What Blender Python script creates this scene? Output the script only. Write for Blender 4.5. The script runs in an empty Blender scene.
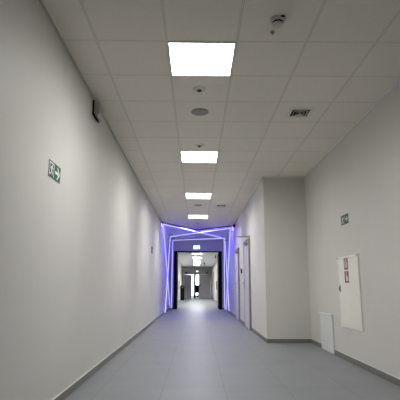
import bpy, bmesh, math
from mathutils import Vector, Matrix

# ------------------------------------------------------------------ camera, world, exposure
S = bpy.context.scene
COL = S.collection
CAM_Z = 0.977
F_PX, PITCH, YAW, ROLL = 422.05, 0.2015, 0.0076, 0.0034
fw = Vector((math.sin(YAW)*math.cos(PITCH), math.cos(YAW)*math.cos(PITCH), math.sin(PITCH)))
rt = Vector((math.cos(YAW), -math.sin(YAW), 0))
up = rt.cross(fw)
cr, sr = math.cos(ROLL), math.sin(ROLL)
R_, U_ = rt*cr + up*sr, up*cr - rt*sr
cd = bpy.data.cameras.new('camera')
cd.sensor_width = 36; cd.sensor_fit = 'HORIZONTAL'
cd.lens = F_PX/400*36
cd.clip_start = 0.05; cd.clip_end = 200
cam = bpy.data.objects.new('camera', cd); COL.objects.link(cam)
cam.matrix_world = Matrix(((R_.x, U_.x, -fw.x, 0), (R_.y, U_.y, -fw.y, 0), (R_.z, U_.z, -fw.z, CAM_Z), (0, 0, 0, 1)))
S.camera = cam

w = bpy.data.worlds.new('daylight'); S.world = w; w.use_nodes = True
bg = w.node_tree.nodes['Background']
bg.inputs['Color'].default_value = (0.86, 0.93, 1.0, 1)
bg.inputs['Strength'].default_value = 5.0

PANEL_E = 46.0          # ceiling light panels in the near corridor
FAR_E = 78.0            # ceiling light panels beyond the dark doorway
LED_E = 0.72            # violet led profiles, visible diffuser
ADDED_GLOW_E = 3.0          # deep violet glow strip added behind them to wash the wall
VT = S.view_settings
S.display_settings.display_device = 'sRGB'
VT.view_transform = 'Standard'; VT.look = 'None'; VT.gamma = 1.0; VT.use_curve_mapping = False
VT.exposure = 0.2

VFILL_E = 110.0          # added violet fill, unseen behind the V-shaped ceiling edge, facing the end wall
# ------------------------------------------------------------------ materials
MATS = {}
def srgb(r, g, b):
    def c(v):
        v /= 255
        return v/12.92 if v <= 0.04045 else ((v+0.055)/1.055)**2.4
    return (c(r), c(g), c(b), 1)

def mat(name, rgb, rough=0.6, metal=0.0, var=0.03, scale=6.0, bump=0.0, bscale=300.0, spec=0.5):
    if name in MATS: return MATS[name]
    m = bpy.data.materials.new(name); m.use_nodes = True
    nt = m.node_tree; n = nt.nodes; l = nt.links
    p = n['Principled BSDF']
    p.inputs['Roughness'].default_value = rough
    p.inputs['Metallic'].default_value = metal
    p.inputs['Specular IOR Level'].default_value = spec
    tc = n.new('ShaderNodeTexCoord')
    nz = n.new('ShaderNodeTexNoise'); nz.inputs['Scale'].default_value = scale; nz.inputs['Detail'].default_value = 4
    l.new(tc.outputs['Object'], nz.inputs['Vector'])
    rp = n.new('ShaderNodeValToRGB')
    c = srgb(*rgb)
    rp.color_ramp.elements[0].color = tuple(v*(1-var) for v in c[:3]) + (1,)
    rp.color_ramp.elements[1].color = tuple(min(1, v*(1+var)) for v in c[:3]) + (1,)
    rp.color_ramp.elements[0].position = 0.3; rp.color_ramp.elements[1].position = 0.7
    l.new(nz.outputs['Fac'], rp.inputs['Fac']); l.new(rp.outputs['Color'], p.inputs['Base Color'])
    if bump > 0:
        n2 = n.new('ShaderNodeTexNoise'); n2.inputs['Scale'].default_value = bscale
        l.new(tc.outputs['Object'], n2.inputs['Vector'])
        b = n.new('ShaderNodeBump'); b.inputs['Strength'].default_value = bump; b.inputs['Distance'].default_value = 0.002
        l.new(n2.outputs['Fac'], b.inputs['Height']); l.new(b.outputs['Normal'], p.inputs['Normal'])
    MATS[name] = m
    return m

def emit(name, rgb, strength):
    m = bpy.data.materials.new(name); m.use_nodes = True
    nt = m.node_tree; n = nt.nodes
    p = n['Principled BSDF']
    p.inputs['Base Color'].default_value = (*rgb, 1); p.inputs['Roughness'].default_value = 0.5
    p.inputs['Emission Color'].default_value = (*rgb, 1)
    p.inputs['Emission Strength'].default_value = strength
    return m

def grid_mat(name, rgb, line_rgb, ox, oy, px, py, half, rough, var, nscale, bump=0.0, lspec=0.5, cell=0.0, edge=None):
    """tile grid in metres: lines at ox+k*px and oy+k*py"""
    m = bpy.data.materials.new(name); m.use_nodes = True
    nt = m.node_tree; n = nt.nodes; l = nt.links
    p = n['Principled BSDF']; p.inputs['Roughness'].default_value = rough
    p.inputs['Specular IOR Level'].default_value = lspec
    tc = n.new('ShaderNodeTexCoord'); sx = n.new('ShaderNodeSeparateXYZ')
    l.new(tc.outputs['Object'], sx.inputs[0])
    def math_(op, a, b=None):
        q = n.new('ShaderNodeMath'); q.operation = op
        for i, v in enumerate((a, b)):
            if v is None: continue
            if isinstance(v, (int, float)): q.inputs[i].default_value = v
            else: l.new(v, q.inputs[i])
        return q.outputs[0]
    ds = []; cells = []
    for axis, o, per in (('X', ox, px), ('Y', oy, py)):
        t = math_('DIVIDE', math_('SUBTRACT', sx.outputs[axis], o), per)
        fl = math_('FLOOR', math_('ADD', t, 0.5))
        ds.append(math_('MULTIPLY', math_('ABSOLUTE', math_('SUBTRACT', t, fl)), per))
        cells.append(math_('FLOOR', t))
    d = math_('MINIMUM', ds[0], ds[1])
    mask = math_('LESS_THAN', d, half)
    nz = n.new('ShaderNodeTexNoise'); nz.inputs['Scale'].default_value = nscale; nz.inputs['Detail'].default_value = 6
    l.new(tc.outputs['Object'], nz.inputs['Vector'])
    rp = n.new('ShaderNodeValToRGB'); c = srgb(*rgb)
    rp.color_ramp.elements[0].color = tuple(v*(1-var) for v in c[:3]) + (1,)
    rp.color_ramp.elements[1].color = tuple(min(1, v*(1+var)) for v in c[:3]) + (1,)
    rp.color_ramp.elements[0].position = 0.3; rp.color_ramp.elements[1].position = 0.7
    l.new(nz.outputs['Fac'], rp.inputs['Fac'])
    col = rp.outputs['Color']
    if cell > 0:
        cv = n.new('ShaderNodeCombineXYZ'); l.new(cells[0], cv.inputs[0]); l.new(cells[1], cv.inputs[1])
        wn = n.new('ShaderNodeTexWhiteNoise'); wn.noise_dimensions = '3D'; l.new(cv.outputs[0], wn.inputs['Vector'])
        k = math_('ADD', math_('MULTIPLY', wn.outputs['Value'], cell), 1-cell/2)
        hs = n.new('ShaderNodeHueSaturation'); l.new(col, hs.inputs['Color']); l.new(k, hs.inputs['Value'])
        col = hs.outputs['Color']
    mx = n.new('ShaderNodeMix'); mx.data_type = 'RGBA'
    l.new(mask, mx.inputs['Factor']); l.new(col, mx.inputs[6]); mx.inputs[7].default_value = srgb(*line_rgb)
    out = mx.outputs[2]
    if edge:
        m2 = math_('LESS_THAN', math_('ABSOLUTE', math_('SUBTRACT', d, half+0.002)), 0.002)
        mx2 = n.new('ShaderNodeMix'); mx2.data_type = 'RGBA'
        l.new(m2, mx2.inputs['Factor']); l.new(out, mx2.inputs[6]); mx2.inputs[7].default_value = srgb(*edge)
        out = mx2.outputs[2]
    l.new(out, p.inputs['Base Color'])
    b = n.new('ShaderNodeBump'); b.inputs['Strength'].default_value = 0.4; b.inputs['Distance'].default_value = 0.002
    h = math_('ADD', math_('MULTIPLY', mask, -1.0), math_('MULTIPLY', nz.outputs['Fac'], bump))
    l.new(h, b.inputs['Height']); l.new(b.outputs['Normal'], p.inputs['Normal'])
    return m

M_WALL = mat('painted_wall', (213, 211, 206), 0.55, var=0.015, scale=1.5, bump=0.15, bscale=250)
M_CEIL = grid_mat('mineral_tile_ceiling', (240, 234, 223), (230, 225, 215), -0.2644, 3.2726, 0.6, 0.6, 0.006, 0.85, 0.02, 40, 0.3, 0.2, 0.03, (208, 203, 195))
M_PLAST = mat('plain_ceiling_paint', (236, 236, 236), 0.8, var=0.01)
M_FLOOR = grid_mat('porcelain_floor_tile', (127, 130, 133), (102, 105, 107), -0.32, 3.27, 0.6, 1.2, 0.0025, 0.45, 0.05, 2.2, 0.02, 0.40, 0.035)
M_BASE = mat('grey_tile_baseboard', (118, 116, 109), 0.45, var=0.06, scale=8)
M_GAP = mat('grey_edge_trim', (190, 188, 178), 0.6, var=0.02)
M_DARKTRIM = mat('dark_grey_profile', (80, 78, 80), 0.5, var=0.02)
M_WHITE = mat('white_enamel', (224, 226, 226), 0.35, var=0.01)
M_CAB = mat('cabinet_paint', (238, 239, 228), 0.4, var=0.01)
M_PLASTIC = mat('white_plastic', (218, 217, 209), 0.4, var=0.01)
M_GREYPL = mat('grey_plastic', (150, 148, 140), 0.5, var=0.02)
M_VENT = mat('vent_enamel', (232, 228, 218), 0.6, var=0.01)
M_GREYPL2 = mat('pale_grey_plastic', (172, 171, 164), 0.5, var=0.01)
M_MESH = mat('speaker_mesh', (158, 156, 149), 0.6, var=0.1, scale=400)
M_BLACK = mat('black_plastic', (12, 12, 14), 0.7, var=0.1, spec=0.15)
M_NAVY = mat('navy_black_frame', (9, 9, 16), 0.7, var=0.1, spec=0.15)
M_DOOR = mat('door_laminate', (202, 200, 214), 0.4, var=0.01)
M_GDOOR = mat('grey_door_laminate', (204, 200, 206), 0.45, var=0.02)
M_JAMB = mat('grey_beige_jamb', (138, 132, 120), 0.45, var=0.03)
M_STEEL = mat('brushed_steel', (150, 150, 150), 0.35, 0.9, var=0.05)
M_GREEN = mat('sign_green', (6, 72, 50), 0.45, var=0.02, spec=0.25)
M_SIGNW = mat('sign_white', (228, 234, 228), 0.3, var=0.01)
M_RED = mat('sign_red', (138, 22, 38), 0.35, var=0.03)
M_DRED = mat('dark_red_plastic', (120, 14, 28), 0.35, var=0.05)
M_BLUE = mat('blue_grey_post', (48, 62, 84), 0.4, var=0.05)
def panel_mat(name, rgb, strength, grazing):
    """microprismatic panel: sends more light straight down than sideways"""
    m = emit(name, rgb, strength); nt = m.node_tree; n = nt.nodes; l = nt.links
    ge = n.new('ShaderNodeNewGeometry'); dt = n.new('ShaderNodeVectorMath'); dt.operation = 'DOT_PRODUCT'
    l.new(ge.outputs['Normal'], dt.inputs[0]); l.new(ge.outputs['Incoming'], dt.inputs[1])
    mr = n.new('ShaderNodeMapRange'); mr.inputs['To Min'].default_value = strength*grazing; mr.inputs['To Max'].default_value = strength
    l.new(dt.outputs['Value'], mr.inputs['Value']); l.new(mr.outputs['Result'], n['Principled BSDF'].inputs['Emission Strength'])
    return m
M_PANEL = panel_mat('light_panel_diffuser', (1.0, 0.988, 0.968), PANEL_E, 0.12)
M_FARP = panel_mat('far_panel_diffuser', (0.97, 0.98, 1.0), FAR_E, 0.25)
M_LED = emit('violet_led_diffuser', (0.66, 0.66, 1.0), LED_E)
M_ADDED_GLOW = emit('violet_added_glow', (0.10, 0.07, 1.0), ADDED_GLOW_E)
M_VFILL = emit('violet_fill_strip', (0.11, 0.08, 1.0), VFILL_E)
M_EXIT = emit('exit_sign_face', (0.72, 0.97, 0.95), 2.2)
M_ALU = mat('aluminium_profile', (170, 170, 176), 0.4, 0.6, var=0.03)
g = bpy.data.materials.new('window_glass'); g.use_nodes = True
gp = g.node_tree.nodes['Principled BSDF']
gp.inputs['Transmission Weight'].default_value = 1.0; gp.inputs['Roughness'].default_value = 0.0
gp.inputs['IOR'].default_value = 1.05; gp.inputs['Base Color'].default_value = (0.95, 0.98, 1, 1)
M_GLASS = g

# ------------------------------------------------------------------ helpers
def box(bm, x0, x1, y0, y1, z0, z1):
    x0, x1 = sorted((x0, x1)); y0, y1 = sorted((y0, y1)); z0, z1 = sorted((z0, z1))
    v = [bm.verts.new(p) for p in ((x0,y0,z0),(x1,y0,z0),(x1,y1,z0),(x0,y1,z0),(x0,y0,z1),(x1,y0,z1),(x1,y1,z1),(x0,y1,z1))]
    for f in ((0,3,2,1),(4,5,6,7),(0,1,5,4),(1,2,6,5),(2,3,7,6),(3,0,4,7)):
        bm.faces.new([v[i] for i in f])

def boxes(*bs):
    bm = bmesh.new()
    for b in bs: box(bm, *b)
    return bm

def prism(bm, poly, to3, d0, d1):
    """poly: 2d points, to3(u, v, d) -> 3d point; extruded from depth d0 to d1"""
    a = [bm.verts.new(to3(u, v, d0)) for u, v in poly]
    b = [bm.verts.new(to3(u, v, d1)) for u, v in poly]
    n = len(poly)
    bm.faces.new(a[::-1]); bm.faces.new(b)
    for i in range(n): bm.faces.new((a[i], a[(i+1) % n], b[(i+1) % n], b[i]))

def lathe(bm, prof, seg=32, M=None, cap0=True, cap1=True):
    """prof: list of (r, z)"""
    M = M or Matrix.Identity(4)
    rings = []
    for r, z in prof:
        rings.append([bm.verts.new(M @ Vector((r*math.cos(2*math.pi*k/seg), r*math.sin(2*math.pi*k/seg), z))) for k in range(seg)])
    for a, b in zip(rings, rings[1:]):
        for k in range(seg): bm.faces.new((a[k], a[(k+1) % seg], b[(k+1) % seg], b[k]))
    if cap0: bm.faces.new(rings[0][::-1])
    if cap1: bm.faces.new(rings[-1])

def tube(bm, pts, r, seg=10):
    rings = []
    pts = [Vector(p) for p in pts]
    for i, p in enumerate(pts):
        d = (pts[min(i+1, len(pts)-1)] - pts[max(i-1, 0)]).normalized()
        a = Vector((0, 0, 1)) if abs(d.z) < 0.9 else Vector((1, 0, 0))
        u = d.cross(a).normalized(); v = d.cross(u)
        rings.append([bm.verts.new(p + (u*math.cos(2*math.pi*k/seg) + v*math.sin(2*math.pi*k/seg))*r) for k in range(seg)])
    for a, b in zip(rings, rings[1:]):
        for k in range(seg): bm.faces.new((a[k], a[(k+1) % seg], b[(k+1) % seg], b[k]))
    bm.faces.new(rings[0][::-1]); bm.faces.new(rings[-1])

def obj(name, bm, m, parent=None, bevel=0.0, smooth=False, loc=None):
    bmesh.ops.recalc_face_normals(bm, faces=bm.faces[:])
    me = bpy.data.meshes.new(name); bm.to_mesh(me); bm.free()
    me.materials.append(m)
    o = bpy.data.objects.new(name, me); COL.objects.link(o)
    if parent is not None: o.parent = parent
    if loc is not None: o.location = loc
    if bevel > 0:
        b = o.modifiers.new('bevel', 'BEVEL'); b.width = bevel; b.segments = 2; b.limit_method = 'ANGLE'
    if smooth:
        for p in me.polygons: p.use_smooth = True
        try:
            me.set_sharp_from_angle(angle=math.radians(40))
        except Exception: pass
    return o

def tag(o, label, cat, group=None):
    o['label'] = label; o['category'] = cat
    if group: o['group'] = group
    return o

def thing(name, label, cat, loc=(0, 0, 0), group=None, rz=0.0):
    o = bpy.data.objects.new(name, None); COL.objects.link(o)
    o.location = loc; o.rotation_euler = (0, 0, rz); o.empty_display_size = 0.1
    return tag(o, label, cat, group)

def dup(root, loc, label, group=None):
    r = root.copy(); COL.objects.link(r); r.location = loc; r['label'] = label
    if group: r['group'] = group
    for ch in list(root.children):
        c = ch.copy(); COL.objects.link(c); c.parent = r
        for gch in list(ch.children):
            d = gch.copy(); COL.objects.link(d); d.parent = c
    return r

def struct(name, bm, m, parent=None, bevel=0.0):
    o = obj(name, bm, m, parent, bevel)
    if parent is None: o['kind'] = 'structure'
    return o

def sroot(name, loc=(0, 0, 0)):
    o = bpy.data.objects.new(name, None); COL.objects.link(o); o.location = loc
    o['kind'] = 'structure'; o.empty_display_size = 0.1
    return o

# ------------------------------------------------------------------ the room
H = 3.035; XL = -1.165; XN = 1.259; XR = 2.051; YN = 7.81; YE = 18.8
Y0 = -6.0; FH = 2.52; YD = 36.0; YF = 43.0
struct('floor', boxes((XL-0.2, XR+0.2, Y0-0.2, YF+0.2, -0.1, 0)), M_FLOOR)
struct('wall_left', boxes((XL-0.2, XL, Y0-0.2, YF, 0, H+0.1)), M_WALL)
struct('wall_right', boxes((XR, XR+0.2, Y0-0.2, YN+0.1, 0, H+0.1)), M_WALL)
struct('wall_back', boxes((XL, XR, Y0-0.2, Y0, 0, H+0.1)), M_WALL)
struct('wall_nook', boxes((XN, XR, YN, YN+0.15, 0, H+0.1)), M_WALL)

# right wall of the narrow part, with recesses for its two doors
D_NEAR = (9.98, 10.98); D_FAR = (12.52, 13.48); DH = 2.06
def wall_with_holes(x0, x1, ya, yb, holes, h, depth):
    bs = []; y = ya
    for a, b in holes:
        bs.append((x0, x1, y, a, 0, h)); bs.append((x0, x1, a, b, DH, h)); bs.append((x0+depth, x1, a, b, 0, DH)); y = b
    bs.append((x0, x1, y, yb, 0, h))
    return boxes(*bs)
struct('wall_corridor_right', wall_with_holes(XN, XN+0.25, YN+0.15, YE, [D_NEAR, D_FAR], H+0.1, 0.12), M_WALL)

# end wall with the doorway
OX0, OX1, OH = -0.995, 1.115, 2.50
struct('wall_end', boxes((XL, OX0, YE, YE+0.2, 0, H+0.1), (OX1, XN+0.25, YE, YE+0.2, 0, H+0.1), (OX0, OX1, YE, YE+0.2, OH, H+0.1)), M_WALL)

# ceilings: tiles up to the V-shaped edge, plain beyond it
VL = 13.72; VX, VY = 0.0, 15.55; VR = 14.35
def flat_poly(poly, z0, z1):
    bm = bmesh.new(); prism(bm, poly, lambda u, v, d: (u, v, d), z0, z1); return bm
bm = boxes((XL, XR, Y0, YN, H, H+0.1))
prism(bm, [(XL, YN), (XN, YN), (XN, VR), (VX, VY), (XL, VL)], lambda u, v, d: (u, v, d), H, H+0.1)
struct('ceiling', bm, M_CEIL)
bm = flat_poly([(XL, VL), (VX, VY), (XN, VR), (XN, YE), (XL, YE)], H, H+0.1)
struct('ceiling_lobby', bm, M_PLAST)
struct('ceiling_far', boxes((XL, XN, YE+0.2, YD, FH, FH+0.1)), M_PLAST)

def strip2d(a, b, wdt):
    a = Vector(a); b = Vector(b); d = (b-a).normalized(); n = Vector((-d.y, d.x))*wdt/2
    return [tuple(a-n), tuple(b-n), tuple(b+n), tuple(a+n)]
bm = bmesh.new()
for a, b in (((XL, VL), (VX, VY)), ((VX, VY), (XN, VR))):
    prism(bm, strip2d(a, b, 0.03), lambda u, v, d: (u, v, d), H-0.042, H)
struct('trim_1', bm, M_DARKTRIM)

# perimeter trims and baseboards
struct('trim_2', boxes((XL, XL+0.016, Y0, VL-0.05, H-0.016, H)), M_GAP)
struct('trim_3', boxes((XR-0.02, XR, Y0, YN, H-0.02, H), (XN+0.02, XR-0.02, YN-0.02, YN, H-0.02, H), (XN-0.02, XN, YN, VR-0.05, H-0.02, H)), M_PLAST)
BH, BT = 0.068, 0.012
struct('baseboard_left', boxes((XL, XL+BT, Y0, YE, 0, BH)), M_BASE, bevel=0.002)
struct('baseboard_right', boxes((XR-BT, XR, Y0, 6.53, 0, BH), (XR-BT, XR, 7.15, YN, 0, BH)), M_BASE, bevel=0.002)
struct('baseboard_nook', boxes((XN-BT, XR-BT, YN-BT, YN, 0, BH)), M_BASE, bevel=0.002)
struct('baseboard_corridor', boxes((XN-BT, XN, YN, D_NEAR[0]-0.05, 0, BH), (XN-BT, XN, D_NEAR[1]+0.05, D_FAR[0]-0.05, 0, BH), (XN-BT, XN, D_FAR[1]+0.05, YE, 0, BH)), M_BASE, bevel=0.002)
struct('baseboard_end', boxes((XL+BT, OX0, YE-BT, YE, 0, BH), (OX1, XN-BT, YE-BT, YE, 0, BH)), M_BASE, bevel=0.002)
struct('baseboard_far', boxes((XL, XL+BT, YE+0.2, YD, 0, BH), (XN-BT, XN, YE+0.2, 24.4, 0, BH), (XN-BT, XN, 25.6, 30.4, 0, BH), (XN-BT, XN, 31.6, YD, 0, BH)), M_BASE)

struct('trim_4', boxes((XL, XL+0.007, Y0, YE, BH, BH+0.005)), M_WHITE)
struct('trim_5', boxes((XR-0.007, XR, Y0, 6.53, BH, BH+0.005), (XR-0.007, XR, 7.15, YN, BH, BH+0.005), (XN, XR-0.007, YN-0.007, YN, BH, BH+0.005)), M_WHITE)
# ------------------------------------------------------------------ far corridor shell
struct('wall_far_right', boxes((XN, XN+0.2, YE+0.2, YF, 0, H+0.1)), M_WALL)
LH = 1.98     # lintel height of the far double doors
struct('wall_far_end', boxes((XL, XN, YD, YD+0.15, LH, H+0.1), (XL, XL+0.05, YD, YD+0.15, 0, LH), (XN-0.02, XN, YD, YD+0.15, 0, LH)), M_WALL)
struct('ceiling_vestibule', boxes((XL, XN, YD+0.15, YF, 2.6, 2.7)), M_PLAST)
# glazed end of the building
wr = sroot('window_1', (0, YF, 0))
bs = [(XL, XN, 0, 0.08, 0, 0.08), (XL, XN, 0, 0.08, 2.5, 2.6)]
for x in (XL, -0.25, 0.45, XN-0.06): bs.append((x, x+0.06, 0, 0.08, 0.08, 2.5))
obj('window_frame', boxes(*bs), M_BLUE, wr)
obj('window_glass', boxes((XL+0.01, XN-0.01, 0.035, 0.045, 0.05, 2.55)), M_GLASS, wr)

# ------------------------------------------------------------------ doors of the narrow corridor
def wall_door(name, D, handle_side):
    r = sroot(name, (XN, (D[0]+D[1])/2, 0))
    hw = (D[1]-D[0])/2
    fr = 0.045
    obj('door_frame', boxes((-0.042, 0.02, -hw-0.03, -hw+0.03, 0, DH+0.04), (-0.042, 0.02, hw-0.03, hw+0.03, 0, DH+0.04), (-0.042, 0.02, -hw+0.03, hw-0.03, DH-0.02, DH+0.04)), M_JAMB, r, 0.003)
    lf = obj('door_leaf', boxes((-0.038, 0.02, -hw+0.032, hw-0.032, 0.008, DH-0.024)), M_DOOR, r, 0.003)
    hy = handle_side*(hw-0.11)
    bm = boxes((-0.046, -0.038, hy-0.022, hy+0.022, 0.92, 1.14))
    tube(bm, [(-0.04, hy, 1.06), (-0.085, hy, 1.06), (-0.09, hy-handle_side*0.02, 1.06), (-0.09, hy-handle_side*0.13, 1.06)], 0.010)
    obj('door_handle', bm, M_STEEL, lf, smooth=True)
    bm = boxes((-0.085, -0.038, -hw+0.10, -hw+0.36, DH-0.12, DH-0.06))
    tube(bm, [(-0.05, -hw+0.16, DH-0.055), (-0.11, -hw+0.3, DH-0.035), (-0.045, -hw+0.5, DH-0.01)], 0.008)
    obj('door_closer', bm, M_STEEL, lf, 0.003)
    return r
wall_door('door_1', D_NEAR, 1)
wall_door('door_2', D_FAR, 1)

# dark doorway in the end wall: frame and two leaves folded open into the far corridor
r = sroot('door_3', (0, YE, 0))
JW = 0.15
obj('door_frame', boxes((OX0, OX0+JW, -0.03, 0.22, 0, OH), (OX1-JW, OX1, -0.03, 0.22, 0, OH), (OX0+JW, OX1-JW, -0.03, 0.22, OH-0.035, OH)), M_NAVY, r, 0.004)
for s, x in ((1, OX0+JW), (-1, OX1-JW)):
    xx = x - s*0.03
    lf = obj('door_leaf', boxes((xx-0.022, xx+0.022, 0.225, 1.1, 0.01, OH-0.07)), M_NAVY, r, 0.003)
    bm = bmesh.new()
    fx = xx + s*0.022
    tube(bm, [(fx, 1.0, 0.85), (fx+s*0.05, 1.0, 0.85), (fx+s*0.05, 1.0, 1.2), (fx, 1.0, 1.2)], 0.012)
    obj('door_handle', bm, M_BLACK, lf)
    bm = bmesh.new()
    for z in (0.3, 1.25, 2.2):
        lathe(bm, [(0.012, z-0.06), (0.012, z+0.06)], 12, Matrix.Translation((fx-s*0.005, 0.212, 0)))
    obj('hinge', bm, M_STEEL, lf)

# far double doors: right leaf closed, left leaf swung away
r = sroot('door_4', (0, YD, 0))
obj('door_frame', boxes((XL+0.05, XL+0.10, -0.02, 0.16, 0, LH), (XN-0.07, XN-0.02, -0.02, 0.16, 0, LH), (XL+0.10, XN-0.07, -0.02, 0.16, LH-0.05, LH)), M_WHITE, r)
lf = obj('door_leaf', boxes((0.20, XN-0.075, 0.02, 0.065, 0.01, LH-0.055)), M_GDOOR, r, 0.003)
bm = boxes((0.26, 0.30, 0.012, 0.02, 0.93, 1.13)); tube(bm, [(0.28, 0.02, 1.06), (0.28, -0.03, 1.06), (0.40, -0.035, 1.06)], 0.012)
obj('door_handle', bm, M_BLACK, lf)
lf = obj('door_leaf', boxes((0, 1.02, -0.022, 0.022, 0.01, LH-0.055)), M_GDOOR, r, 0.003, loc=(XL+0.11, 0.08, 0))
lf.rotation_euler = (0, 0, math.radians(53))
bm = boxes((0.93, 0.97, -0.03, -0.022, 0.93, 1.13)); tube(bm, [(0.95, -0.02, 1.06), (0.95, -0.07, 1.06), (0.83, -0.075, 1.06)], 0.012)
obj('door_handle', bm, M_BLACK, lf)

# doors on the right of the far corridor
for nm, y in (('door_5', 25.0), ('door_6', 31.0)):
    r = sroot(nm, (XN, y, 0))
    obj('door_frame', boxes((-0.05, 0, -0.56, -0.5, 0, 1.98), (-0.05, 0, 0.5, 0.56, 0, 1.98), (-0.05, 0, -0.5, 0.5, 1.93, 1.98)), M_JAMB, r)
    lf = obj('door_leaf', boxes((-0.03, 0, -0.495, 0.495, 0.01, 1.925)), M_WHITE, r)
    bm = bmesh.new(); tube(bm, [(-0.03, 0.4, 1.05), (-0.08, 0.4, 1.05), (-0.08, 0.27, 1.05)], 0.01)
    obj('door_handle', bm, M_BLACK, lf)

# ------------------------------------------------------------------ ceiling light panels
def light_panel(x, y, z, wx, wy, m, label, group):
    t = thing('ceiling_light', label, 'ceiling light', (x, y, z), group)
    a, b = wx/2, wy/2; e = 0.014
    obj('frame', boxes((-a, a, -b, -b+e, -0.010, 0), (-a, a, b-e, b, -0.010, 0), (-a, -a+e, -b+e, b-e, -0.010, 0), (a-e, a, -b+e, b-e, -0.010, 0)), M_WHITE, t)
    obj('diffuser', boxes((-a+e, a-e, -b+e, b-e, -0.007, 0)), m, t)
    return t
GX = 0.0356
labels = {3.5726: 'square white light panel in the ceiling, largest and nearest of the lit row',
          6.5726: 'square white light panel in the ceiling, second nearest of the lit row',
          9.5726: 'white light panel in the ceiling, third nearest, beyond the mid-size one',
          12.5726: 'white light panel in the ceiling just before the violet light tubes, fourth nearest'}
first = light_panel(GX, 3.5726, H, 0.59, 0.59, M_PANEL, labels[3.5726], 'light panels of the near corridor')
for y in (6.5726, 9.5726, 12.5726):
    dup(first, (GX, y, H), labels[y])
far_names = ['nearest', 'second', 'third', 'fourth', 'fifth and farthest']
ff = None
for k in range(5):
    y = 20.6 + 2.75*k
    lab = 'small far light panel seen through the dark doorway, %s of that row' % far_names[k]
    if ff is None: ff = light_panel(0.02, y, FH, 0.46, 0.62, M_FARP, lab, 'light panels beyond the doorway')
    else: dup(ff, (0.02, y, FH), lab)

# ------------------------------------------------------------------ violet led frames
def profile(parent, a, b, d, to3):
    """glowing tube on a thin bar held off the wall by end brackets; a glow strip added behind the bar washes the wall violet"""
    A, B = Vector(a), Vector(b)
    bm = bmesh.new(); prism(bm, strip2d(a, b, 0.026), to3, d-0.010, d)
    for f in (0.03, 0.97):
        c = A.lerp(B, f); n = (B-A).normalized()*0.02
        prism(bm, strip2d(c-n, c+n, 0.02), to3, 0.0, d-0.010)
    body = obj('mounting_bar', bm, M_ALU, parent)
    bm = bmesh.new(); prism(bm, strip2d(A.lerp(B, 0.035), A.lerp(B, 0.965), 0.022), to3, d-0.013, d-0.0101)
    obj('added_glow', bm, M_ADDED_GLOW, body)  # added emitter facing the wall, brings more violet than the tubes give
    bm = bmesh.new(); prism(bm, strip2d(a, b, 0.026), to3, d, d+0.026)
    obj('glowing_tube', bm, M_LED, parent)
onL = lambda u, v, d: (XL+d, u, v)
onR = lambda u, v, d: (XN-d, u, v)
onC = lambda u, v, d: (u, v, H-d)
t = thing('added_violet_light', 'added unseen violet light strip behind the V-shaped dark edge of the tiled ceiling', 'light strip', (0, 0, 0))  # added fill light, hidden by the trim, turns end wall and floor violet
for a, b in (((XL+0.03, VL+0.055), (VX-0.02, VY+0.01)), ((VX+0.02, VY+0.01), (XN-0.03, VR+0.055))):
    bm = bmesh.new(); prism(bm, strip2d(a, b, 0.012), lambda u, v, d: (u, v, d), H-0.036, H)
    o = obj('housing', bm, M_ALU, t)
    A, B = Vector(a), Vector(b); n = (B-A).normalized(); n = Vector((-n.y, n.x))
    bm = bmesh.new()      # slanted face, looking back towards the end wall and down to the floor
    q = [A+n*0.0065, B+n*0.0065, B+n*0.045, A+n*0.045]
    vs = [bm.verts.new((q[0].x, q[0].y, H-0.038)), bm.verts.new((q[1].x, q[1].y, H-0.038)), bm.verts.new((q[2].x, q[2].y, H-0.002)), bm.verts.new((q[3].x, q[3].y, H-0.002))]
    ws = [bm.verts.new((q[0].x, q[0].y, H-0.002)), bm.verts.new((q[1].x, q[1].y, H-0.002))]
    bm.faces.new(vs); bm.faces.new((vs[0], ws[0], ws[1], vs[1])); bm.faces.new((ws[0], vs[3], vs[2], ws[1]))
    bm.faces.new((vs[0], vs[3], ws[0])); bm.faces.new((vs[1], ws[1], vs[2]))
    obj('diffuser', bm, M_VFILL, o)
def led_frame(label, lt, lb, rtp, rb, off):
    t = thing('led_light_frame', label, 'light tube', (0, 0, 0), 'violet led frames around the end of the corridor')
    z = H-off-0.016
    profile(t, (lt, z), (lb, 0.09), off, onL)
    profile(t, (rtp, z), (rb, 0.09), off, onR)
    profile(t, (XL+off+0.031, lt), (XN-off-0.031, rtp), off, onC)
led_frame('violet light tube loop nearest on the left wall, slanting back to the right', 13.80, 18.30, 17.90, 16.00, 0.046)
led_frame('violet light tube loop nearest at the upper right and slanting back to the left wall', 17.00, 14.95, 14.45, 16.90, 0.088)
led_frame('innermost violet light tube loop, almost square, closest to the end wall', 18.00, 17.80, 17.15, 17.00, 0.130)

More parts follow.
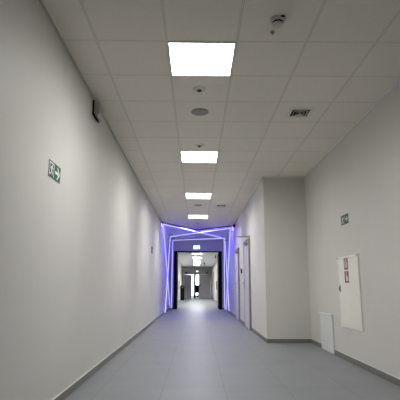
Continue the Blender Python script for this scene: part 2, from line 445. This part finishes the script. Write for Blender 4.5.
# ------------------------------------------------------------------ signs
def disc_poly(cx, cy, r, n=14): return [(cx+r*math.cos(2*math.pi*k/n), cy+r*math.sin(2*math.pi*k/n)) for k in range(n)]
def running_man(bm, cx, cy, s, to3, d0, d1, flip=1):
    def P(pts): prism(bm, [(cx+flip*s*x, cy+s*y) for x, y in pts], to3, d0, d1)
    P(disc_poly(0.10, 0.40, 0.085))
    P([(-0.10, 0.28), (0.08, 0.32), (0.12, 0.22), (0.04, -0.06), (-0.12, -0.04)])     # trunk
    P([(0.08, 0.28), (0.20, 0.10), (0.36, 0.14), (0.35, 0.20), (0.23, 0.18), (0.13, 0.31)])  # front arm
    P([(-0.10, 0.28), (-0.30, 0.20), (-0.33, 0.04), (-0.27, 0.03), (-0.24, 0.15), (-0.06, 0.20)])  # rear arm
    P([(0.04, -0.06), (0.24, -0.16), (0.20, -0.42), (0.11, -0.42), (0.13, -0.22), (-0.06, -0.10)])  # front leg
    P([(-0.12, -0.04), (-0.20, -0.28), (-0.42, -0.30), (-0.42, -0.38), (-0.13, -0.37), (-0.02, -0.08)])  # rear leg
def arrow(bm, cx, cy, s, to3, d0, d1, flip=1):
    def P(pts): prism(bm, [(cx+flip*s*x, cy+s*y) for x, y in pts], to3, d0, d1)
    P([(-0.38, -0.08), (0.12, -0.08), (0.12, 0.08), (-0.38, 0.08)])
    P([(0.02, 0.34), (-0.10, 0.34), (0.20, 0.0), (0.40, 0.0)])
    P([(0.02, -0.34), (0.40, 0.0), (0.20, 0.0), (-0.10, -0.34)])

def exit_plate(name, label, origin, to3, W_, H_):
    """to3(u, v, d): u to the reader's right, v up, d out of the wall"""
    t = thing(name, label, 'sign', origin)
    bm = bmesh.new(); prism(bm, [(-W_/2, -H_/2), (W_/2, -H_/2), (W_/2, H_/2), (-W_/2, H_/2)], to3, 0, 0.003)
    obj('white_backing', bm, M_SIGNW, t)
    a, b = W_/2-0.004, H_/2-0.004
    bm = bmesh.new(); prism(bm, [(-a, -b), (a, -b), (a, b), (-a, b)], to3, 0.003, 0.004)
    obj('green_field', bm, M_GREEN, t)
    return t
# left wall: man at the left, arrow to the right
toL = lambda u, v, d: (d, u, v)
t = exit_plate('emergency_exit_sign', 'green exit sign with running man and right arrow on the left wall', (XL, 3.341, 1.888), toL, 0.29, 0.145)
bm = bmesh.new()
W2 = lambda bm, x0, x1, y0, y1, to3: prism(bm, [(x0, y0), (x1, y0), (x1, y1), (x0, y1)], to3, 0.004, 0.005)
# open doorway drawn as a white U with the runner inside
W2(bm, -0.128, -0.120, -0.055, 0.055, toL); W2(bm, -0.120, -0.020, 0.047, 0.055, toL); W2(bm, -0.028, -0.020, -0.055, 0.047, toL)
running_man(bm, -0.074, -0.004, 0.098, toL, 0.004, 0.005)
obj('running_figure', bm, M_SIGNW, t)
bm = bmesh.new(); arrow(bm, 0.066, 0, 0.15, toL, 0.004, 0.005)
obj('arrow', bm, M_SIGNW, t)
# right wall
toR = lambda u, v, d: (-d, -u, v)
t = exit_plate('emergency_exit_sign', 'green exit sign with running man and arrow high on the right wall', (XR, 5.765, 1.889), toR, 0.29, 0.142)
bm = bmesh.new(); running_man(bm, -0.070, -0.002, 0.115, toR, 0.004, 0.005)
obj('running_figure', bm, M_SIGNW, t)
bm = bmesh.new()
W2(bm, 0.006, 0.014, -0.060, 0.060, toR)
arrow(bm, 0.076, 0, 0.12, toR, 0.004, 0.005)
obj('arrow', bm, M_SIGNW, t)

# lit exit sign over the doorway
toE = lambda u, v, d: (u, -d, v)
t = thing('lit_exit_sign', 'glowing pale exit sign above the dark doorway on the violet wall', 'exit sign', (0.0, YE, 2.665))
obj('housing', boxes((-0.145, 0.145, -0.05, 0, -0.08, 0.08)), M_GREYPL, t, 0.004)
obj('lit_face', boxes((-0.138, 0.138, -0.053, -0.05, -0.073, 0.073)), M_EXIT, t)
bm = bmesh.new(); running_man(bm, -0.07, 0, 0.11, toE, 0.053, 0.055); arrow(bm, 0.07, 0, 0.09, toE, 0.053, 0.055)
W2b = lambda x0, x1, y0, y1: prism(bm, [(x0, y0), (x1, y0), (x1, y1), (x0, y1)], toE, 0.053, 0.055)
W2b(-0.006, 0.006, -0.075, 0.075)
obj('pictogram', bm, M_GREEN, t)

# small lit sign over the far double doors
t = thing('lit_exit_sign', 'tiny glowing sign above the far grey double doors', 'exit sign', (0.06, YD, 2.2))
obj('housing', boxes((-0.10, 0.10, -0.05, 0, -0.055, 0.055)), M_GREYPL, t)
obj('lit_face', boxes((-0.09, 0.09, -0.053, -0.05, -0.045, 0.045)), M_EXIT, t)

# ------------------------------------------------------------------ ceiling devices
def smoke_detector():
    t = thing('smoke_detector', 'white round smoke detector on the ceiling right of the nearest light panel', 'smoke detector', (0.629, 2.965, H))
    bm = bmesh.new(); lathe(bm, [(0.062, 0), (0.062, -0.008), (0.056, -0.016)], 40)
    obj('base', bm, M_PLASTIC, t, smooth=True)
    bm = bmesh.new(); lathe(bm, [(0.043, -0.016), (0.043, -0.040)], 40)
    obj('vent_slot', bm, M_BLACK, t)
    bm = bmesh.new()
    lathe(bm, [(0.050, -0.0162), (0.050, -0.024), (0.046, -0.026)], 40)
    obj('collar', bm, M_PLASTIC, t, smooth=True)
    bm = bmesh.new(); lathe(bm, [(0.044, -0.040), (0.044, -0.047), (0.036, -0.056), (0.018, -0.059)], 40)
    obj('cap', bm, M_PLASTIC, t, smooth=True)
    bm = boxes((0.012, 0.045, -0.0635, -0.050, -0.013, -0.004))
    obj('latch', bm, M_BLACK, t)
smoke_detector()
t = thing('ceiling_sensor', 'tiny grey sensor on the ceiling just behind the round smoke detector', 'sensor', (0.617, 3.128, H))
bm = bmesh.new(); lathe(bm, [(0.020, 0), (0.020, -0.006), (0.010, -0.010)], 24); obj('base', bm, M_GREYPL, t, smooth=True)
bm = bmesh.new(); lathe(bm, [(0.008, -0.010), (0.008, -0.022), (0.004, -0.026)], 16); obj('tip', bm, M_GREYPL, t, smooth=True)

def sprinkler(loc, label):
    t = thing('ceiling_sprinkler', label, 'sprinkler', loc, 'round white devices along the ceiling')
    bm = bmesh.new(); lathe(bm, [(0.066, 0), (0.064, -0.006), (0.045, -0.016), (0.030, -0.018)], 40)
    obj('rosette', bm, M_PLASTIC, t, smooth=True)
    bm = bmesh.new(); lathe(bm, [(0.024, -0.018), (0.024, -0.028), (0.014, -0.036)], 24)
    obj('sensor_head', bm, M_DARKTRIM, t, smooth=True)
    return t
sp = sprinkler((0.02, 4.16, H), 'white round device with dark centre on the ceiling between nearest panel and grey speaker')
dup(sp, (0.032, 5.98, H), 'small round device with dark centre on the ceiling just before the second light panel')
dup(sp, (0.032, 13.95, H), 'tiny round device on the ceiling just past the fourth light panel')

def ceiling_speaker(loc, label, r0=0.105):
    t = thing('ceiling_speaker', label, 'speaker', loc, 'round grey ceiling speakers')
    bm = bmesh.new(); lathe(bm, [(r0, 0), (r0, -0.004), (r0-0.012, -0.009)], 40)
    obj('rim', bm, M_GREYPL, t, smooth=True)
    bm = bmesh.new(); lathe(bm, [(r0-0.013, -0.004), (r0-0.014, -0.011), (r0*0.4, -0.014)], 40)
    obj('grille', bm, M_MESH, t, smooth=True)
    return t
cs = ceiling_speaker((0.03, 4.77, H), 'flat grey round speaker on the ceiling between the nearest and second light panels')
dup(cs, (0.031, 10.75, H), 'flat grey round speaker on the ceiling between the third and fourth light panels')

def ceiling_vent(loc, label):
    t = thing('ceiling_vent', label, 'air vent', loc, 'square ceiling air vents')
    o_, i_ = 0.16, 0.105
    bm = bmesh.new()
    for s in ((-o_, o_, -o_, -i_), (-o_, o_, i_, o_), (-o_, -i_, -i_, i_), (i_, o_, -i_, i_)): box(bm, *s, -0.004, 0)
    box(bm, -i_-0.004, -i_, -i_, i_, -0.012, -0.004); box(bm, i_, i_+0.004, -i_, i_, -0.012, -0.004)
    box(bm, -i_-0.004, i_+0.004, -i_-0.004, -i_, -0.012, -0.004); box(bm, -i_-0.004, i_+0.004, i_, i_+0.004, -0.012, -0.004)
    obj('frame', bm, M_VENT, t)
    obj('duct_shade_sheet', boxes((-i_, i_, -i_, i_, -0.002, 0)), M_BLACK, t)  # black sheet, the shade inside the duct is put into its colour
    for a in (0.082, 0.048):
        bm = bmesh.new(); c = 0.006
        ring1 = [(-a, -a, -0.020), (a, -a, -0.020), (a, a, -0.020), (-a, a, -0.020)]
        ring0 = [(-a+c, -a+c, -0.008), (a-c, -a+c, -0.008), (a-c, a-c, -0.008), (-a+c, a-c, -0.008)]
        v1 = [bm.verts.new(p) for p in ring1]; v0 = [bm.verts.new(p) for p in ring0]
        w1 = [bm.verts.new((p[0]*1.02, p[1]*1.02, p[2]+0.002)) for p in ring1]; w0 = [bm.verts.new((p[0]*1.04, p[1]*1.04, p[2]+0.002)) for p in ring0]
        for k in range(4):
            j = (k+1) % 4
            bm.faces.new((v1[k], v1[j], v0[j], v0[k])); bm.faces.new((w1[k], w0[k], w0[j], w1[j]))
            bm.faces.new((v1[k], w1[k], w1[j], v1[j])); bm.faces.new((v0[k], v0[j], w0[j], w0[k]))
        obj('louvre', bm, M_VENT, t)
    obj('centre_plate', boxes((-0.018, 0.018, -0.018, 0.018, -0.020, -0.017), (-0.003, 0.003, -0.003, 0.003, -0.017, -0.004)), M_VENT, t)
    return t
cv = ceiling_vent((1.236, 4.77, H), 'square white air vent with dark slots on the right side of the ceiling')
dup(cv, (0.636, 10.77, H), 'small far square air vent on the ceiling right of the round grey speaker')

# ------------------------------------------------------------------ left wall devices
t = thing('wall_speaker', 'white wedge-shaped speaker with dark back plate high on the left wall under the ceiling', 'speaker', (XL, 4.40, 2.92))
toS = lambda u, v, d: (u, d, v)
bm = bmesh.new(); prism(bm, [(0.016, 0.082), (0.075, 0.06), (0.082, -0.06), (0.060, -0.088), (0.036, -0.088), (0.016, -0.065)], toS, 0.006, 0.20)
obj('cabinet', bm, M_GREYPL2, t, 0.004)
bm = bmesh.new(); prism(bm, [(0, 0.09), (0.016, 0.09), (0.016, -0.063), (0.036, -0.100), (0.028, -0.104), (0, -0.072)], toS, 0, 0.206)
obj('back_plate', bm, M_BLACK, t)
t = thing('wall_control_panel', 'small grey control box on the left wall before the violet tubes', 'control box', (XL, 10.96, 1.89))
obj('case', boxes((0, 0.03, -0.07, 0.07, -0.09, 0.09)), M_GREYPL, t, 0.004)
obj('display', boxes((0.03, 0.032, -0.05, 0.05, 0.01, 0.07)), M_DARKTRIM, t)

# ------------------------------------------------------------------ right wall: hydrant cabinet, panel
t = thing('fire_hose_cabinet', 'tall white wall cabinet with two red stickers on the right wall', 'fire cabinet', (XR, 5.757, 0.912))
Wc, Hc = 0.79, 0.955
a, b = Wc/2, Hc/2
Rb = lambda bm, u0, u1, v0, v1, d0, d1: prism(bm, [(u0, v0), (u1, v0), (u1, v1), (u0, v1)], toR, d0, d1)
bm = bmesh.new(); e = 0.03
Rb(bm, -a, a, -b, -b+e, 0, 0.014); Rb(bm, -a, a, b-e, b, 0, 0.014); Rb(bm, -a, -a+e, -b+e, b-e, 0, 0.014); Rb(bm, a-e, a, -b+e, b-e, 0, 0.014)
obj('frame', bm, M_CAB, t, 0.002)
bm = bmesh.new(); Rb(bm, -a+e, a-e, -b+e, b-e, 0.0, 0.004)
obj('inner_gap', bm, M_GREYPL, t)
bm = bmesh.new(); g_ = e+0.003
Rb(bm, -a+g_, a-g_, -b+g_, b-g_, 0.004, 0.014)
door = obj('cabinet_door', bm, M_CAB, t, 0.002)
bm = bmesh.new()
Rb(bm, -a+0.055, -a+0.085, -0.005, 0.085, 0.014, 0.022); Rb(bm, -a+0.062, -a+0.078, 0.01, 0.06, 0.022, 0.034)
obj('latch', bm, M_STEEL, door, 0.002)
for u in (-a+0.015, a-0.03):
    bm = bmesh.new(); prism(bm, disc_poly(u, b-0.015, 0.010, 16), toR, 0.014, 0.018)
    obj('screw', bm, M_BLACK, t)
su = -0.04
for i, v in enumerate((0.37, 0.195)):
    bm = bmesh.new(); q = 0.076
    Rb(bm, su-q, su+q, v-q, v+q, 0.014, 0.0152)
    st = obj('safety_sticker', bm, M_RED, door)
    st['label'] = 'red safety sticker with hose reel symbol' if i == 0 else 'red safety sticker with extinguisher and flame symbol'
    bm = bmesh.new()
    if i == 0:
        # hose reel ring, hand-wheel and hose
        n = 20
        for k in range(n):
            a0, a1 = 2*math.pi*k/n, 2*math.pi*(k+1)/n
            prism(bm, [(su-0.012+0.030*math.cos(a0), v-0.01+0.030*math.sin(a0)), (su-0.012+0.046*math.cos(a0), v-0.01+0.046*math.sin(a0)), (su-0.012+0.046*math.cos(a1), v-0.01+0.046*math.sin(a1)), (su-0.012+0.030*math.cos(a1), v-0.01+0.030*math.sin(a1))], toR, 0.0152, 0.0160)
        prism(bm, disc_poly(su-0.012, v-0.01, 0.012), toR, 0.0152, 0.0160)
        Rb(bm, su+0.036, su+0.048, v-0.055, v+0.02, 0.0152, 0.0160)
        Rb(bm, su-0.06, su+0.06, v+0.048, v+0.058, 0.0152, 0.0160)
    else:
        prism(bm, [(su-0.03, v-0.055), (su+0.005, v-0.055), (su+0.005, v+0.015), (su-0.005, v+0.03), (su-0.02, v+0.03), (su-0.03, v+0.015)], toR, 0.0152, 0.0160)
        Rb(bm, su-0.018, su-0.007, v+0.03, v+0.048, 0.0152, 0.0160)
        prism(bm, [(su-0.03, v+0.048), (su+0.012, v+0.048), (su+0.02, v+0.058), (su-0.03, v+0.058)], toR, 0.0152, 0.0160)
        prism(bm, [(su+0.022, v-0.055), (su+0.055, v-0.055), (su+0.062, v-0.02), (su+0.048, v+0.0), (su+0.046, v+0.03), (su+0.03, v-0.005), (su+0.02, v-0.02)], toR, 0.0152, 0.0160)
    obj('symbol', bm, M_SIGNW, st)

t = thing('access_panel', 'low white rectangular panel at the foot of the right wall', 'wall panel', (XR, 6.84, 0))
bm = bmesh.new(); Rb(bm, -0.31, 0.31, 0.0, 0.545, 0, 0.022)
obj('panel', bm, M_WHITE, t, 0.003)
bm = bmesh.new(); Rb(bm, -0.32, 0.32, 0.545, 0.565, 0, 0.034)
obj('top_rail', bm, M_WHITE, t, 0.003)

# ------------------------------------------------------------------ devices on the narrow right wall
t = thing('fire_call_point', 'small red alarm call point on the wall between the two doors', 'fire alarm button', (XN, 11.80, 1.39))
obj('case', boxes((-0.035, 0, -0.06, 0.06, -0.06, 0.06)), M_RED, t, 0.004)
obj('button', boxes((-0.040, -0.035, -0.025, 0.025, -0.025, 0.025)), M_DRED, t)
t = thing('alarm_siren', 'small dark red alarm siren high on the right wall by the violet tubes', 'siren', (XN, 13.75, 2.93))
bm = bmesh.new(); lathe(bm, [(0.045, 0), (0.05, 0.02), (0.05, 0.045), (0.035, 0.065)], 24, Matrix.Rotation(-math.pi/2, 4, 'Y'))
obj('sounder', bm, M_DRED, t, smooth=True)
bm = bmesh.new(); lathe(bm, [(0.058, 0), (0.058, 0.014)], 24, Matrix.Rotation(-math.pi/2, 4, 'Y'))
obj('base', bm, M_DRED, t)
t = thing('wall_bracket', 'thin grey bracket sticking out over the nearer door', 'bracket', (XN, 9.95, 2.125))
obj('wall_plate', boxes((-0.008, 0, -0.02, 0.02, -0.03, 0.03)), M_DARKTRIM, t)
obj('arm', boxes((-0.31, -0.008, -0.008, 0.008, -0.008, 0.008)), M_DARKTRIM, t)

# ------------------------------------------------------------------ things in the far corridor
t = thing('litter_bin', 'tall black litter bin standing at the left wall beyond the doorway', 'bin', (-0.995, 30.7, 0))
bm = bmesh.new(); prism(bm, [(-0.15, -0.16), (0.15, -0.16), (0.15, 0.16), (-0.15, 0.16)], lambda u, v, d: (u*(0.88+0.12*d/0.85), v, d), 0.03, 0.85)
obj('body', bm, M_BLACK, t, 0.02)
bm = bmesh.new(); prism(bm, [(-0.16, 0.85), (0.16, 0.85), (0.14, 0.95), (0.04, 1.06), (-0.08, 1.06), (-0.15, 0.97)], toS, -0.165, 0.165)
obj('lid', bm, M_BLACK, t, 0.015)
obj('opening_flap', boxes((-0.09, 0.09, -0.172, -0.166, 0.87, 0.94)), M_DARKTRIM, t)
bm = boxes((-0.12, 0.12, -0.13, 0.13, 0, 0.03)); obj('foot', bm, M_BLACK, t)

# office chair in the bright gap
t = thing('office_chair', 'dark office chair seen in the bright gap of the far doors', 'chair', (0.19, 37.75, 0), rz=math.radians(25))
def rbox(x0, x1, y0, y1, z0, z1): return boxes((x0, x1, y0, y1, z0, z1))
obj('seat', rbox(-0.24, 0.24, -0.24, 0.215, 0.44, 0.52), M_BLACK, t, 0.03)
bm = bmesh.new(); prism(bm, [(-0.20, 0.40), (0.20, 0.40), (0.23, 0.85), (0.18, 1.08), (-0.18, 1.08), (-0.23, 0.85)], toS, 0.22, 0.27)
obj('backrest', bm, M_BLACK, t, 0.02)
bm = bmesh.new(); tube(bm, [(0, 0.1, 0.43), (0, 0.25, 0.46), (0, 0.29, 0.7)], 0.02); obj('back_support', bm, M_BLACK, t)
bm = bmesh.new(); lathe(bm, [(0.06, 0.1), (0.055, 0.30), (0.04, 0.30), (0.04, 0.44)], 16); obj('column', bm, M_BLACK, t)
for s in (-1, 1):
    bm = bmesh.new(); tube(bm, [(s*0.22, 0, 0.46), (s*0.29, 0, 0.47), (s*0.29, 0, 0.66)], 0.015)
    box(bm, s*0.29-0.035, s*0.29+0.035, -0.13, 0.13, 0.66, 0.69); obj('armrest', bm, M_BLACK, t)
for k in range(5):
    an = 2*math.pi*k/5
    bm = bmesh.new(); tube(bm, [(0.02*math.cos(an), 0.02*math.sin(an), 0.11), (0.27*math.cos(an), 0.27*math.sin(an), 0.075)], 0.018)
    leg = obj('leg', bm, M_BLACK, t)
    bm = bmesh.new(); lathe(bm, [(0.03, -0.02), (0.03, 0.02)], 16, Matrix.Translation((0.27*math.cos(an), 0.27*math.sin(an), 0.03)) @ Matrix.Rotation(an, 4, 'Z') @ Matrix.Rotation(math.pi/2, 4, 'X'))
    obj('caster', bm, M_BLACK, leg)
# blue-grey post in the gap
t = thing('steel_post', 'slim blue-grey post standing in the bright gap of the far doors', 'post', (-0.14, 36.95, 0))
obj('shaft', boxes((-0.09, 0.09, -0.09, 0.09, 0.012, 2.588)), M_BLUE, t, 0.005)
obj('foot_plate', boxes((-0.11, 0.11, -0.11, 0.11, 0, 0.012)), M_BLUE, t)
obj('top_plate', boxes((-0.11, 0.11, -0.11, 0.11, 2.588, 2.6)), M_BLUE, t)

def black_box(loc, label, s=0.07, name='wall_speaker', cat='speaker'):
    t = thing(name, label, cat, loc)
    obj('case', boxes((-s, s, -0.09, 0, -s, s)), M_BLACK, t, 0.006)
    obj('grille', boxes((-s*0.75, s*0.75, -0.094, -0.09, -s*0.75, s*0.75)), M_DARKTRIM, t)
    return t
black_box((-0.86, YD, 2.06), 'small black box above the left end of the far doors', 0.075)
black_box((0.86, YD, 2.06), 'small black box above the right end of the far doors', 0.06)
t = thing('ceiling_device', 'small dark device under the far ceiling at the right beyond the doorway', 'ceiling device', (0.94, 21.0, FH))
obj('stem', boxes((-0.01, 0.01, -0.01, 0.01, -0.07, 0)), M_DARKTRIM, t)
obj('body', boxes((-0.03, 0.03, -0.05, 0.05, -0.18, -0.07)), M_DARKTRIM, t, 0.006)
t = thing('ceiling_device', 'tiny dark device hanging from the far ceiling right of its light panels', 'ceiling device', (0.50, 27.4, FH))
obj('stem', boxes((-0.01, 0.01, -0.01, 0.01, -0.06, 0)), M_DARKTRIM, t)
obj('body', boxes((-0.03, 0.03, -0.05, 0.05, -0.17, -0.06)), M_DARKTRIM, t, 0.006)
